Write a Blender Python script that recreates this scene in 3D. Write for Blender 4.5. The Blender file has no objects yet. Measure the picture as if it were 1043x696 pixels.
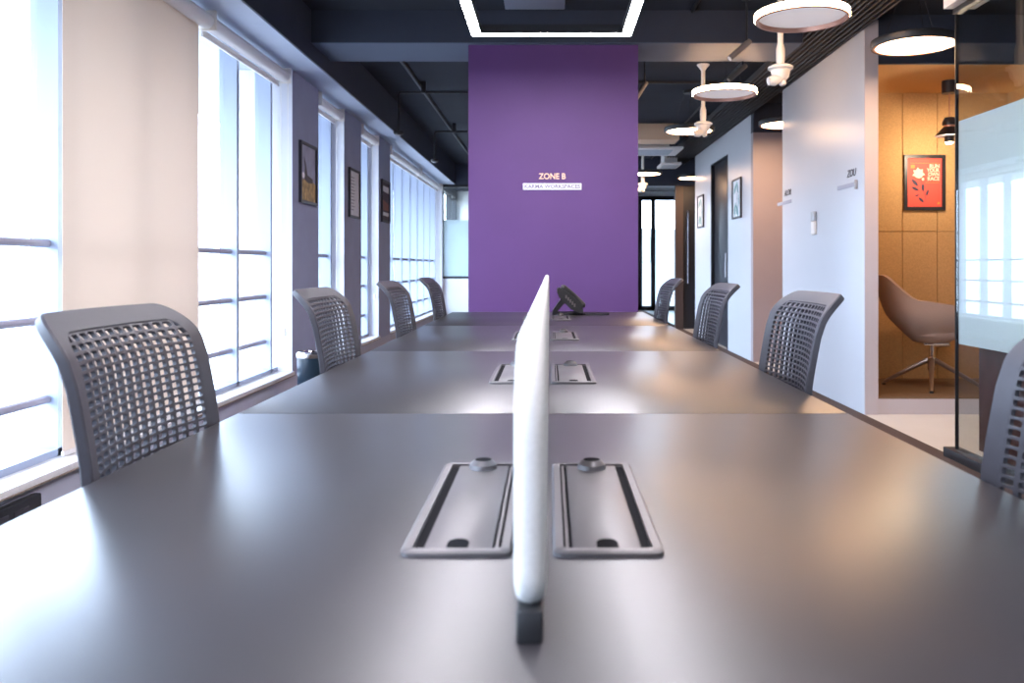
import bpy, bmesh, math, random
from mathutils import Vector, Matrix
random.seed(7)
PI = math.pi
S = bpy.context.scene
COL = S.collection

# ------------------------------------------------------------------ materials
def mat(name, color, rough=0.5, metal=0.0, spec=0.5, noise=0.0, nscale=40.0, bump=0.0, bscale=200.0,
        emit=None, estr=0.0, coat=0.0):
    m = bpy.data.materials.new(name); m.use_nodes = True
    nt = m.node_tree; b = nt.nodes['Principled BSDF']
    b.inputs['Base Color'].default_value = (*color, 1)
    b.inputs['Roughness'].default_value = rough
    b.inputs['Metallic'].default_value = metal
    b.inputs['Specular IOR Level'].default_value = spec
    b.inputs['Coat Weight'].default_value = coat
    if emit:
        b.inputs['Emission Color'].default_value = (*emit, 1)
        b.inputs['Emission Strength'].default_value = estr
    if noise > 0 or bump > 0:
        tc = nt.nodes.new('ShaderNodeTexCoord')
    if noise > 0:
        n = nt.nodes.new('ShaderNodeTexNoise'); n.inputs['Scale'].default_value = nscale
        n.inputs['Detail'].default_value = 4
        nt.links.new(tc.outputs['Object'], n.inputs['Vector'])
        r = nt.nodes.new('ShaderNodeMapRange')
        r.inputs['From Min'].default_value = 0.3; r.inputs['From Max'].default_value = 0.7
        r.inputs['To Min'].default_value = 1 - noise; r.inputs['To Max'].default_value = 1 + noise
        nt.links.new(n.outputs['Fac'], r.inputs['Value'])
        mx = nt.nodes.new('ShaderNodeVectorMath'); mx.operation = 'SCALE'
        mx.inputs[0].default_value = color
        nt.links.new(r.outputs['Result'], mx.inputs['Scale'])
        nt.links.new(mx.outputs['Vector'], b.inputs['Base Color'])
    if bump > 0:
        n2 = nt.nodes.new('ShaderNodeTexNoise'); n2.inputs['Scale'].default_value = bscale
        nt.links.new(tc.outputs['Object'], n2.inputs['Vector'])
        bp = nt.nodes.new('ShaderNodeBump'); bp.inputs['Strength'].default_value = bump
        bp.inputs['Distance'].default_value = 0.002
        nt.links.new(n2.outputs['Fac'], bp.inputs['Height'])
        nt.links.new(bp.outputs['Normal'], b.inputs['Normal'])
    return m

def glass_mat(name, tint=(1, 1, 1), ior=1.45, rough=0.0):
    m = bpy.data.materials.new(name); m.use_nodes = True
    nt = m.node_tree; nt.nodes.clear()
    o = nt.nodes.new('ShaderNodeOutputMaterial'); mx = nt.nodes.new('ShaderNodeMixShader')
    fr = nt.nodes.new('ShaderNodeFresnel')
    ge = nt.nodes.new('ShaderNodeNewGeometry'); mr = nt.nodes.new('ShaderNodeMapRange')   # same reflectance on both faces of the pane
    mr.inputs['To Min'].default_value = ior; mr.inputs['To Max'].default_value = 1 / ior
    nt.links.new(ge.outputs['Backfacing'], mr.inputs['Value']); nt.links.new(mr.outputs['Result'], fr.inputs['IOR'])
    t = nt.nodes.new('ShaderNodeBsdfTransparent'); t.inputs['Color'].default_value = (*tint, 1)
    g = nt.nodes.new('ShaderNodeBsdfGlossy'); g.inputs['Roughness'].default_value = rough
    nt.links.new(fr.outputs[0], mx.inputs[0]); nt.links.new(t.outputs[0], mx.inputs[1])
    nt.links.new(g.outputs[0], mx.inputs[2]); nt.links.new(mx.outputs[0], o.inputs[0])
    return m

def film_mat(name, color, see=0.2, trans=0.5, gloss=0.25, rough=0.12):
    """frosted film / fabric: diffuse + translucent, a little see-through, a little gloss"""
    m = bpy.data.materials.new(name); m.use_nodes = True
    nt = m.node_tree; nt.nodes.clear()
    N = nt.nodes.new
    o = N('ShaderNodeOutputMaterial')
    d = N('ShaderNodeBsdfDiffuse'); d.inputs['Color'].default_value = (*color, 1)
    tl = N('ShaderNodeBsdfTranslucent'); tl.inputs['Color'].default_value = (*color, 1)
    tp = N('ShaderNodeBsdfTransparent')
    g = N('ShaderNodeBsdfGlossy'); g.inputs['Roughness'].default_value = rough
    a = N('ShaderNodeMixShader'); a.inputs[0].default_value = trans
    b = N('ShaderNodeMixShader'); b.inputs[0].default_value = see
    c = N('ShaderNodeMixShader'); c.inputs[0].default_value = gloss
    L = nt.links.new
    L(d.outputs[0], a.inputs[1]); L(tl.outputs[0], a.inputs[2])
    L(a.outputs[0], b.inputs[1]); L(tp.outputs[0], b.inputs[2])
    L(b.outputs[0], c.inputs[1]); L(g.outputs[0], c.inputs[2])
    L(c.outputs[0], o.inputs[0])
    return m

M = {}
M['carpet'] = mat('carpet', (0.105, 0.08, 0.075), 0.95, spec=0.1, noise=0.45, nscale=260, bump=0.6, bscale=500)
M['tile'] = mat('pale_tile', (0.80, 0.77, 0.72), 0.25, noise=0.03, nscale=3)
M['ceiling'] = mat('ceiling_paint', (0.022, 0.026, 0.036), 0.8, spec=0.2, noise=0.1, nscale=3)
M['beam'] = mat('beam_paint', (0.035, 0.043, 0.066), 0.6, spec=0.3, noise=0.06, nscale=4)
M['soffit'] = mat('beam_paint_lit', (0.36, 0.41, 0.52), 0.45, spec=0.4, noise=0.05, nscale=4)  # window light on the long beam's underside put into the colour
M['cross_soffit'] = mat('cross_beam_paint_lit', (0.075, 0.095, 0.14), 0.6, spec=0.3, noise=0.05, nscale=4)  # beam paint lightened to carry the light on the cross beam's underside
M['slat'] = mat('grille_slat', (0.028, 0.028, 0.032), 0.5)
M['pier'] = mat('pier_paint', (0.29, 0.32, 0.45), 0.7, noise=0.05, nscale=5)
M['white'] = mat('white_paint', (0.80, 0.80, 0.80), 0.6, noise=0.02, nscale=6)
M['reveal'] = mat('reveal_paint', (0.72, 0.73, 0.78), 0.55, noise=0.02, nscale=6)
M['apron'] = mat('apron_paint', (0.40, 0.41, 0.50), 0.65, noise=0.03, nscale=6)
M['rwall'] = mat('partition_laminate', (0.55, 0.57, 0.62), 0.33, spec=0.5, noise=0.015, nscale=2)
M['purple'] = mat('purple_paint', (0.112, 0.047, 0.172), 0.55, spec=0.35, noise=0.04, nscale=3)
M['base'] = mat('dark_skirting', (0.03, 0.03, 0.036), 0.45)
M['alu'] = mat('window_aluminium', (0.30, 0.35, 0.46), 0.45, metal=0.1)
M['rail'] = mat('rail_steel', (0.30, 0.29, 0.36), 0.5, metal=0.1)
M['sill'] = mat('sill_stone', (0.74, 0.73, 0.74), 0.3, noise=0.05, nscale=60)
M['sill_edge'] = mat('sill_rough_edge', (0.26, 0.21, 0.18), 0.8, noise=0.3, nscale=120)
M['pane'] = glass_mat('window_glass', (0.97, 0.985, 1.0))
M['clear'] = glass_mat('clear_glass', (0.86, 0.90, 0.90), ior=1.5)
M['frost'] = film_mat('frosted_film', (0.95, 0.96, 0.96), see=0.02, trans=0.10, gloss=0.05, rough=0.14)
M['blind'] = film_mat('blind_fabric', (0.80, 0.705, 0.62), see=0.0, trans=0.20, gloss=0.0)
M['blind_tube'] = mat('blind_housing', (0.72, 0.70, 0.70), 0.45)
M['table'] = mat('table_laminate', (0.024, 0.021, 0.024), 0.335, spec=0.8, noise=0.05, nscale=30, bump=0.05, bscale=900)
M['box'] = mat('power_box_metal', (0.085, 0.075, 0.078), 0.42, metal=0.15, spec=0.8, noise=0.03, nscale=90)
M['slot'] = mat('slot_black', (0.010, 0.010, 0.012), 0.9, spec=0.05)
M['screen'] = mat('screen_fabric', (0.52, 0.50, 0.48), 0.85, spec=0.15, noise=0.05, nscale=300, bump=0.35, bscale=600)
M['black'] = mat('black_plastic', (0.016, 0.016, 0.018), 0.38)
M['blackmetal'] = mat('black_metal', (0.018, 0.019, 0.023), 0.45, metal=0.2)
M['chair'] = mat('chair_plastic', (0.036, 0.034, 0.043), 0.52, spec=0.4, noise=0.06, nscale=50)
M['chair_seat'] = mat('chair_fabric', (0.03, 0.03, 0.036), 0.9, noise=0.15, nscale=200)
M['chrome'] = mat('chrome', (0.75, 0.73, 0.72), 0.12, metal=1.0)
M['copper'] = mat('copper_ring', (0.46, 0.25, 0.19), 0.35, metal=0.7)
M['glow'] = mat('lamp_rim_glow', (0.9, 0.8, 0.7), 0.5, emit=(1.0, 0.62, 0.36), estr=45.0)
M['diffuser'] = mat('lamp_diffuser', (0.72, 0.70, 0.72), 0.5, emit=(1.0, 0.88, 0.86), estr=0.22)
M['diffuser_on'] = mat('lamp_diffuser_lit', (0.8, 0.8, 0.8), 0.5, emit=(1.0, 0.62, 0.36), estr=32.0)
M['led'] = mat('led_strip', (0.9, 0.9, 0.9), 0.5, emit=(0.97, 0.93, 1.0), estr=54.0)
M['whiteplastic'] = mat('white_plastic', (0.80, 0.76, 0.71), 0.4)
M['felt'] = mat('ochre_felt', (0.52, 0.32, 0.15), 0.92, spec=0.1, noise=0.10, nscale=90, bump=0.3, bscale=400)
M['jamb'] = mat('booth_jamb', (0.55, 0.50, 0.52), 0.5, noise=0.02, nscale=4)
M['recess'] = mat('recess_paint', (0.36, 0.31, 0.33), 0.5, noise=0.02, nscale=4)
M['frost_far'] = film_mat('frosted_film_backlit', (0.90, 0.95, 0.97), see=0.06, trans=0.42, gloss=0.03, rough=0.15)
M['booth_carpet'] = mat('booth_carpet', (0.20, 0.13, 0.08), 0.95, spec=0.1, noise=0.3, nscale=200)
M['shell'] = mat('tub_chair_fabric', (0.36, 0.25, 0.20), 0.85, spec=0.2, noise=0.06, nscale=200)
M['bronze'] = mat('chair_base_metal', (0.36, 0.29, 0.25), 0.3, metal=0.9)
M['shade'] = mat('pendant_black', (0.02, 0.02, 0.026), 0.4)
M['bulb'] = mat('bulb_glow', (1, 0.9, 0.8), 0.5, emit=(1.0, 0.70, 0.42), estr=14.0)
M['wood'] = mat('mahogany', (0.075, 0.024, 0.022), 0.5, spec=0.25, noise=0.25, nscale=12)
M['bin'] = mat('bin_enamel', (0.012, 0.022, 0.034), 0.22)
M['cream'] = mat('cream_duct', (0.78, 0.58, 0.40), 0.7, noise=0.02, nscale=5)
M['acgrey'] = mat('air_grille', (0.42, 0.48, 0.54), 0.5)
M['grey_panel'] = mat('grey_ceiling_panel', (0.16, 0.18, 0.23), 0.7, noise=0.05, nscale=5)
M['dark_door'] = mat('dark_door', (0.014, 0.017, 0.026), 0.4, noise=0.05, nscale=5)
M['brown_post'] = mat('brown_post', (0.06, 0.04, 0.035), 0.5)
M['gold'] = mat('copper_letters', (0.95, 0.62, 0.44), 0.3, metal=0.4)
M['plate'] = mat('sign_plate', (0.88, 0.86, 0.88), 0.35)
M['grey_text'] = mat('grey_lettering', (0.20, 0.17, 0.26), 0.5)
M['dark_text'] = mat('dark_lettering', (0.04, 0.035, 0.045), 0.5)
M['slate_text'] = mat('slate_lettering', (0.33, 0.34, 0.42), 0.5)  # slate grey of the strip under the sign words
M['frame'] = mat('picture_frame', (0.018, 0.018, 0.026), 0.4)
M['paper'] = mat('paper', (0.72, 0.74, 0.78), 0.7)
M['red'] = mat('poster_red', (0.78, 0.085, 0.065), 0.6)
M['pinkish'] = mat('poster_flower', (0.93, 0.62, 0.50), 0.6)
M['navy'] = mat('poster_leaf', (0.035, 0.03, 0.07), 0.6)
M['orange'] = mat('poster_orange', (0.85, 0.25, 0.05), 0.6)
M['sky_print'] = mat('print_sky', (0.30, 0.30, 0.40), 0.5, noise=0.25, nscale=7)
M['tower_print'] = mat('print_tower', (0.07, 0.055, 0.055), 0.6)
M['field_print'] = mat('print_field', (0.42, 0.28, 0.10), 0.6, noise=0.5, nscale=22)
M['dark_print'] = mat('print_dark', (0.05, 0.04, 0.06), 0.6, noise=0.3, nscale=12)
M['rust_print'] = mat('print_rust', (0.22, 0.09, 0.07), 0.6)
M['teal_print'] = mat('print_teal', (0.10, 0.30, 0.30), 0.6)
M['ink'] = mat('print_ink', (0.22, 0.22, 0.28), 0.6)
M['screen_lcd'] = mat('phone_display', (0.10, 0.10, 0.11), 0.2)
M['keys'] = mat('phone_keys', (0.14, 0.12, 0.12), 0.45)
M['grey_steel'] = mat('grey_steel', (0.40, 0.40, 0.42), 0.4, metal=0.5)
M['spot_grey'] = mat('spotlight_grey', (0.14, 0.13, 0.13), 0.45)
M['shade_ledge'] = mat('shade_ledge_grey', (0.45, 0.46, 0.48), 0.8, noise=0.1, nscale=3)

# ------------------------------------------------------------------ mesh helpers
def nb(): return bmesh.new()

def box(bm, x0, x1, y0, y1, z0, z1, bevel=0.0, seg=2):
    r = bmesh.ops.create_cube(bm, size=1.0)
    vs = r['verts']
    for v in vs:
        v.co = Vector(((x0 + x1) / 2 + v.co.x * (x1 - x0), (y0 + y1) / 2 + v.co.y * (y1 - y0), (z0 + z1) / 2 + v.co.z * (z1 - z0)))
    if bevel > 0:
        es = list({e for v in vs for e in v.link_edges})
        bmesh.ops.bevel(bm, geom=es, offset=bevel, segments=seg, profile=0.5, affect='EDGES')
    return bm

def tube(bm, pts, r, n=12, cap=True):
    """round tube along points; r is a number or a list"""
    pts = [Vector(p) for p in pts]
    rs = r if isinstance(r, (list, tuple)) else [r] * len(pts)
    rings = []; up = None
    for i, p in enumerate(pts):
        d = (pts[min(i + 1, len(pts) - 1)] - pts[max(i - 1, 0)]).normalized()
        if up is None:
            up = Vector((0, 0, 1)) if abs(d.z) < 0.9 else Vector((1, 0, 0))
        a = d.cross(up).normalized(); b = a.cross(d).normalized(); up = b
        rings.append([bm.verts.new(p + (a * math.cos(2 * PI * k / n) + b * math.sin(2 * PI * k / n)) * rs[i]) for k in range(n)])
    for A, B in zip(rings, rings[1:]):
        for k in range(n):
            bm.faces.new((A[k], A[(k + 1) % n], B[(k + 1) % n], B[k]))
    if cap:
        bm.faces.new(rings[0][::-1]); bm.faces.new(rings[-1])
    return bm

def lathe(bm, prof, n=32, c=(0, 0, 0)):
    """profile of (radius, z) from bottom to top around z"""
    rings = []
    for r, z in prof:
        if r < 1e-6:
            rings.append([bm.verts.new((c[0], c[1], c[2] + z))])
        else:
            rings.append([bm.verts.new((c[0] + r * math.cos(2 * PI * k / n), c[1] + r * math.sin(2 * PI * k / n), c[2] + z)) for k in range(n)])
    for A, B in zip(rings, rings[1:]):
        for k in range(n):
            k2 = (k + 1) % n
            if len(A) == 1 and len(B) == 1: continue
            if len(A) == 1: bm.faces.new((A[0], B[k2], B[k]))
            elif len(B) == 1: bm.faces.new((A[k], A[k2], B[0]))
            else: bm.faces.new((A[k], A[k2], B[k2], B[k]))
    return bm

def prism(bm, poly, f0, f1):
    """extrude polygon: f0/f1 map a 2-D point to the two end positions"""
    a = [bm.verts.new(f0(p)) for p in poly]; b = [bm.verts.new(f1(p)) for p in poly]
    n = len(poly)
    bm.faces.new(a[::-1]); bm.faces.new(b)
    for i in range(n):
        bm.faces.new((a[i], a[(i + 1) % n], b[(i + 1) % n], b[i]))
    return bm

def rrect(w, h, r, n=6, cx=0, cy=0):
    """rounded rectangle outline, counter-clockwise; r number or 4 radii (br, tr, tl, bl)"""
    rs = r if isinstance(r, (list, tuple)) else [r] * 4
    out = []
    cs = [(w / 2, -h / 2, -PI / 2, rs[0], -1, 1), (w / 2, h / 2, 0, rs[1], -1, -1),
          (-w / 2, h / 2, PI / 2, rs[2], 1, -1), (-w / 2, -h / 2, PI, rs[3], 1, 1)]
    for x, y, a0, rr, sx, sy in cs:
        for k in range(n + 1):
            a = a0 + (PI / 2) * k / n
            out.append((cx + x + sx * rr + rr * math.cos(a), cy + y + sy * rr + rr * math.sin(a)))
    return out

def obj(name, bm, m, parent=None, smooth=True, loc=None, angle=35):
    bmesh.ops.recalc_face_normals(bm, faces=bm.faces[:])
    me = bpy.data.meshes.new(name); bm.to_mesh(me); bm.free()
    me.materials.append(m if not isinstance(m, str) else M[m])
    if smooth:
        me.shade_smooth(); me.set_sharp_from_angle(angle=math.radians(angle))
    o = bpy.data.objects.new(name, me); COL.objects.link(o)
    if parent is not None: o.parent = parent
    if loc: o.location = loc
    return o

def tag(o, label, cat, group=None, kind=None):
    o['label'] = label; o['category'] = cat
    if group: o['group'] = group
    if kind: o['kind'] = kind
    return o

def thing(name, label, cat, loc=(0, 0, 0), rz=0.0, group=None, kind=None):
    o = bpy.data.objects.new(name, None); COL.objects.link(o)
    o.empty_display_size = 0.1
    o.location = loc; o.rotation_euler = (0, 0, rz)
    return tag(o, label, cat, group, kind)

def struct(name, bm, m, label, cat):
    return tag(obj(name, bm, m), label, cat, kind='structure')

def dup(root, loc=None, rz=None, label=None):
    r = root.copy(); COL.objects.link(r)
    if loc is not None: r.location = loc
    if rz is not None: r.rotation_euler = (0, 0, rz)
    if label: r['label'] = label
    for ch in list(root.children):
        c = ch.copy(); COL.objects.link(c); c.parent = r
        for g in list(ch.children):
            d = g.copy(); COL.objects.link(d); d.parent = c
    return r

def text_mesh(name, body, size, m, parent=None, loc=(0, 0, 0), rot=(PI / 2, 0, 0), extrude=0.001, align='CENTER', shear=0.0, width=None, bold=0.0):
    cu = bpy.data.curves.new(name, 'FONT'); cu.body = body; cu.size = size; cu.extrude = extrude
    cu.align_x = align; cu.align_y = 'CENTER'; cu.shear = shear; cu.offset = bold
    t = bpy.data.objects.new(name + '_src', cu); COL.objects.link(t)
    bpy.context.view_layer.update()
    dg = bpy.context.evaluated_depsgraph_get()
    me = bpy.data.meshes.new_from_object(t.evaluated_get(dg))
    bpy.data.objects.remove(t); bpy.data.curves.remove(cu)
    if width:
        xs = [v.co.x for v in me.vertices]; k = width / (max(xs) - min(xs))
        for v in me.vertices: v.co.x *= k
    me.materials.clear(); me.materials.append(M[m]); me.name = name
    o = bpy.data.objects.new(name, me); COL.objects.link(o)
    o.location = loc; o.rotation_euler = rot
    if parent: o.parent = parent
    return o

# ------------------------------------------------------------------ the setting
CEIL = 2.80
YB, YF = -3.0, 20.0          # behind the camera / storefront
XW, XP, XR = -1.955, -1.85, 2.20   # window plane, pier face, right partition plane

bm = nb(); box(bm, -2.3, 2.2, YB, YF, -0.06, 0.0)
struct('floor', bm, 'carpet', 'speckled brown grey carpet floor under the long table', 'floor')
bm = nb(); box(bm, 2.2, 5.2, YB, YF, -0.06, 0.0)
struct('floor_right', bm, 'tile', 'pale tile floor strip in front of the ochre booth', 'floor')
bm = nb(); box(bm, -2.3, 5.2, YB, YF + 0.3, CEIL, CEIL + 0.15)
struct('ceiling', bm, 'ceiling', 'dark painted open ceiling slab', 'ceiling')

# left side: apron wall under the sills and three piers
WIN = [(-2.8, 6.11), (6.80, 7.65), (8.34, 9.19), (9.85, 14.60)]
bm = nb()
box(bm, -2.25, XP, YB, 14.70, 0.0, 0.252)
struct('wall_left', bm, 'apron', 'low apron wall below the window sills', 'wall')
piers = [(6.11, 6.80), (7.65, 8.34), (9.19, 9.85)]
plab = ['grey pier beside the nearest window, holding the sunset picture', 'grey pier holding the framed white text page', 'grey pier holding the dark picture, before the far window']
for (a, b), lb in zip(piers, plab):
    bm = nb(); box(bm, -2.25, XP, a, b, 0.252, 2.47)
    bm2 = nb(); box(bm2, -2.24, XP - 0.0005, a - 0.004, a, 0.284, 2.448)
    p = struct('pillar', bm, 'pier', lb, 'pier')
    obj('reveal', bm2, 'reveal', p)
    bm = nb(); box(bm, XP, XP + 0.012, a, b, 0.0, 0.10, 0.002)
    obj('skirting', bm, 'base', p)
bm = nb(); box(bm, -2.25, XP, 14.60, 14.70, 0.252, 2.47)
struct('wall_left_end', bm, 'reveal', 'white wall end after the far window', 'wall')
bm = nb(); box(bm, -2.25, XP, YB, -2.8, 0.252, 2.47)
struct('wall_left_start', bm, 'pier', 'grey wall end behind the viewer beside the near window', 'wall')
# long beam over the windows: dark inner face, window light painted into the soffit colour
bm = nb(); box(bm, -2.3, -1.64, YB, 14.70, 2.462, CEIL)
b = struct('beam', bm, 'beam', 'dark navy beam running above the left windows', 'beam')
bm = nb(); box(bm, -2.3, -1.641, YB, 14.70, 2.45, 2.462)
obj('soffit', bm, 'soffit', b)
bm = nb(); box(bm, -1.64, 1.74, 5.85, 6.38, 2.58, CEIL)
b = struct('beam', bm, 'beam', 'dark cross beam passing over the purple column', 'beam')
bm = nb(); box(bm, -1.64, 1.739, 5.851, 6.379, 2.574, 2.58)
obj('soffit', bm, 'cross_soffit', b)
bm = nb(); box(bm, -3.25, -2.3, YB, 16, 2.45, 2.65)  # added overhang, darkens the upper part of the lowered blind
struct('trim_1', bm, 'shade_ledge', 'added ledge outside that shades the top of the lowered blind', 'ledge')

# windows
sn = ['wide near window with roller blinds', 'narrow window between the first two piers', 'narrow window between the second and third pier', 'far window with five bays of mullions']
posts_of = [[-2.76, -2.1, -1.45, -0.8, -0.15, 0.50, 1.15, 1.48, 2.12, 2.76, 3.40, 4.04, 4.68, 5.33, 5.97],
            [6.84, 7.60], [8.38, 9.14], [9.95, 10.6, 11.25, 11.9, 12.55, 13.2, 13.85, 14.5]]
for i, ((a, b), ps) in enumerate(zip(WIN, posts_of)):
    w = thing('window_%d' % (i + 1), sn[i], 'window', (XW, (a + b) / 2, 0.284), kind='structure')
    cy = (a + b) / 2
    bm = nb()
    for p in ps: box(bm, -0.11, 0.0, p - cy - 0.02, p - cy + 0.02, 0.0, 2.166)
    box(bm, -0.11, 0.0, a - cy, b - cy, 0.0, 0.03); box(bm, -0.11, 0.0, a - cy, b - cy, 2.13, 2.166)
    obj('frame', bm, 'alu', w)
    bm = nb(); box(bm, -0.085, -0.077, a - cy + 0.002, b - cy - 0.002, 0.0, 2.16)
    obj('glass', bm, 'pane', w)
    for zz in (1.13, 0.825, 0.51):
        bm = nb()
        for p, q in zip(ps, ps[1:]):
            tube(bm, [(-0.045, p - cy + 0.02, zz - 0.284), (-0.045, q - cy - 0.02, zz - 0.284)], 0.017, 10)
        obj('rail', bm, 'rail', w)
    s = struct('trim_%d' % (i + 2), box(nb(), -2.25, -1.83, a + 0.001, b - 0.001, 0.258, 0.284, 0.003),
               'sill', ['pale sill under the wide near window', 'pale sill under the first narrow window', 'pale sill under the second narrow window', 'pale sill under the far window'][i], 'window sill')
    obj('sill_edge', box(nb(), -1.85, -1.828, a + 0.001, b - 0.001, 0.2525, 0.2585), 'sill_edge', s)

# roller blinds
def roller(name, a, b, label, drop=None, chain=None):
    t = thing(name, label, 'roller blind', (-1.885, (a + b) / 2, 2.385), group=None)
    h = (b - a) / 2
    bm = nb(); tube(bm, [(0, -h, 0), (0, h, 0)], 0.042, 20); obj('roller_tube', bm, 'blind_tube', t)
    for y in (-h - 0.008, h):
        bm = nb(); box(bm, -0.05, 0.05, y, y + 0.008, -0.05, 0.06, 0.002); obj('end_bracket', bm, 'whiteplastic', t)
    if drop:
        bm = nb(); box(bm, -0.040, -0.0385, -h + 0.012, h - 0.012, drop - 2.385, -0.005)
        obj('fabric', bm, 'blind', t)
        bm = nb(); box(bm, -0.046, -0.032, -h + 0.012, h - 0.012, drop - 2.385 - 0.02, drop - 2.385, 0.003)
        obj('bottom_bar', bm, 'blind_tube', t)
    else:
        bm = nb(); box(bm, -0.046, -0.030, -h + 0.012, h - 0.012, -0.075, -0.035, 0.003)
        obj('bottom_bar', bm, 'blind_tube', t)
    if chain:
        bm = nb(); tube(bm, [(0.03, h - 0.01, 0), (0.03, h - 0.01, chain - 2.385)], 0.0025, 6)
        tube(bm, [(-0.02, h - 0.01, 0), (-0.02, h - 0.01, chain - 2.385)], 0.0025, 6)
        lathe(bm, [(0, 0), (0.012, 0.005), (0.014, 0.03), (0.006, 0.06), (0, 0.065)], 12, (0.005, h - 0.01, chain - 2.405))
        obj('pull_chain', bm, 'whiteplastic', t)
    return t
roller('roller_blind', 3.345, 4.67, 'beige roller blind lowered over the near window', drop=0.306)
roller('roller_blind', 4.69, 6.03, 'white roller blind rolled up beside the lowered beige blind', chain=0.56)
roller('roller_blind', 2.0, 3.325, 'rolled up white blind above the leftmost glazing nearest the viewer')
roller('roller_blind', 6.86, 7.60, 'short rolled up blind in the first narrow window', chain=0.7)
roller('roller_blind', 8.40, 9.14, 'short rolled up blind in the second narrow window', chain=0.7)
roller('roller_blind', 9.92, 12.22, 'rolled up blind over the nearer half of the far window')
roller('roller_blind', 12.24, 14.54, 'rolled up blind over the farther half of the far window')

# purple column with its sign
bm = nb(); box(bm, -0.565, 0.613, 5.9, 6.38, 0.0, 2.574)
struct('column', bm, 'purple', 'broad purple painted column at the end of the table', 'column')
t = thing('wall_sign', 'copper zone letters over a white name strip on the purple column', 'sign', (0.017, 5.9, 1.66))
text_mesh('sign_letters', 'ZONE B', 0.056, 'gold', t, (0.0, -0.006, 0.0), extrude=0.005, width=0.186, bold=0.0006)
bm = nb(); box(bm, -0.203, 0.203, -0.008, 0.0, -0.092, -0.047, 0.001)
pl = obj('name_strip', bm, 'plate', t)
text_mesh('strip_letters', 'KARMA WORKSPACES', 0.036, 'grey_text', pl, (0, -0.0085, -0.0695), extrude=0.0006, width=0.385, bold=0.0009)

# right partition with two small signs and a switch
bm = nb(); box(bm, XR, 2.29, 5.95, 8.04, 0.0, 2.76)
struct('wall_right', bm, 'rwall', 'pale partition between the ochre booth and the recess', 'wall')
def room_sign(y, z, word, lab, ln, w=0.17):
    t = thing('door_sign', lab, 'sign', (XR, y, z), -PI / 2)
    text_mesh('sign_word', word, 0.075, 'dark_text', t, (0, -0.0015, 0.0), extrude=0.0015, shear=0.25, width=w, bold=0.001)
    bm = nb(); box(bm, -w * 1.55, w * 0.55, -0.004, 0, -0.10, -0.068, 0.001)
    obj('sign_strip', bm, 'slate_text', t)
    if ln:
        bm = nb(); box(bm, w * 0.57, w * 0.66, -0.02, 0, -0.125, -0.058, 0.002); obj('end_clip', bm, 'grey_steel', t)
room_sign(6.20, 1.715, 'ZOU', 'small slanted dark word sign nearest the ochre booth', True, 0.19)
room_sign(7.86, 1.715, 'ALOB', 'small dark word sign near the recess end of the partition', False, 0.22)
t = thing('wall_switch', 'slim white control box with grey top on the pale partition', 'switch', (XR, 7.05, 1.30), -PI / 2)
bm = nb(); box(bm, -0.045, 0.045, -0.022, 0, 0.0, 0.11, 0.004); obj('body', bm, 'whiteplastic', t)
bm = nb(); box(bm, -0.04, 0.04, -0.026, 0, 0.112, 0.19, 0.004); obj('top_cap', bm, 'grey_steel', t)

# recess, second partition with door opening
bm = nb(); box(bm, XR, 4.0, 9.2, 9.3, 0.0, 2.485)
struct('wall_recess', bm, 'recess', 'warm lit end wall of the recess behind the partition', 'wall')
bm = nb(); box(bm, XR, 4.0, 9.19, 9.3, 2.485, CEIL)
struct('wall_recess_top', bm, 'beam', 'dark bulkhead above the recess end wall', 'wall')
bm = nb(); box(bm, 3.9, 4.0, 5.95, 9.2, 0.0, CEIL)
struct('wall_recess_side', bm, 'jamb', 'side wall closing the recess', 'wall')
bm = nb()
box(bm, XR, 2.29, 9.3, 10.5, 0, 2.75); box(bm, XR, 2.29, 11.6, 12.87, 0, 2.75); box(bm, XR, 2.29, 10.5, 11.6, 2.42, 2.75)
struct('wall_right_far', bm, 'rwall', 'pale far partition with the dark doorway', 'wall')
d = thing('door_1', 'dark door standing in the far partition', 'door', (2.26, 11.05, 0), kind='structure')
bm = nb(); box(bm, -0.02, 0.03, -0.51, 0.51, 0.005, 2.40, 0.003); obj('door_leaf', bm, 'dark_door', d)
bm = nb(); box(bm, -0.065, 0.03, -0.55, -0.51, 0, 2.42); box(bm, -0.065, 0.03, 0.51, 0.55, 0, 2.42); box(bm, -0.065, 0.03, -0.51, 0.51, 2.40, 2.42)
obj('door_frame', bm, 'dark_door', d)
bm = nb(); tube(bm, [(-0.06, -0.42, 0.9), (-0.06, -0.42, 1.2)], 0.01, 10); tube(bm, [(-0.06, -0.42, 0.95), (-0.02, -0.42, 0.95)], 0.008, 8); tube(bm, [(-0.06, -0.42, 1.15), (-0.02, -0.42, 1.15)], 0.008, 8)
obj('door_handle', bm, 'grey_steel', d)

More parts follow.
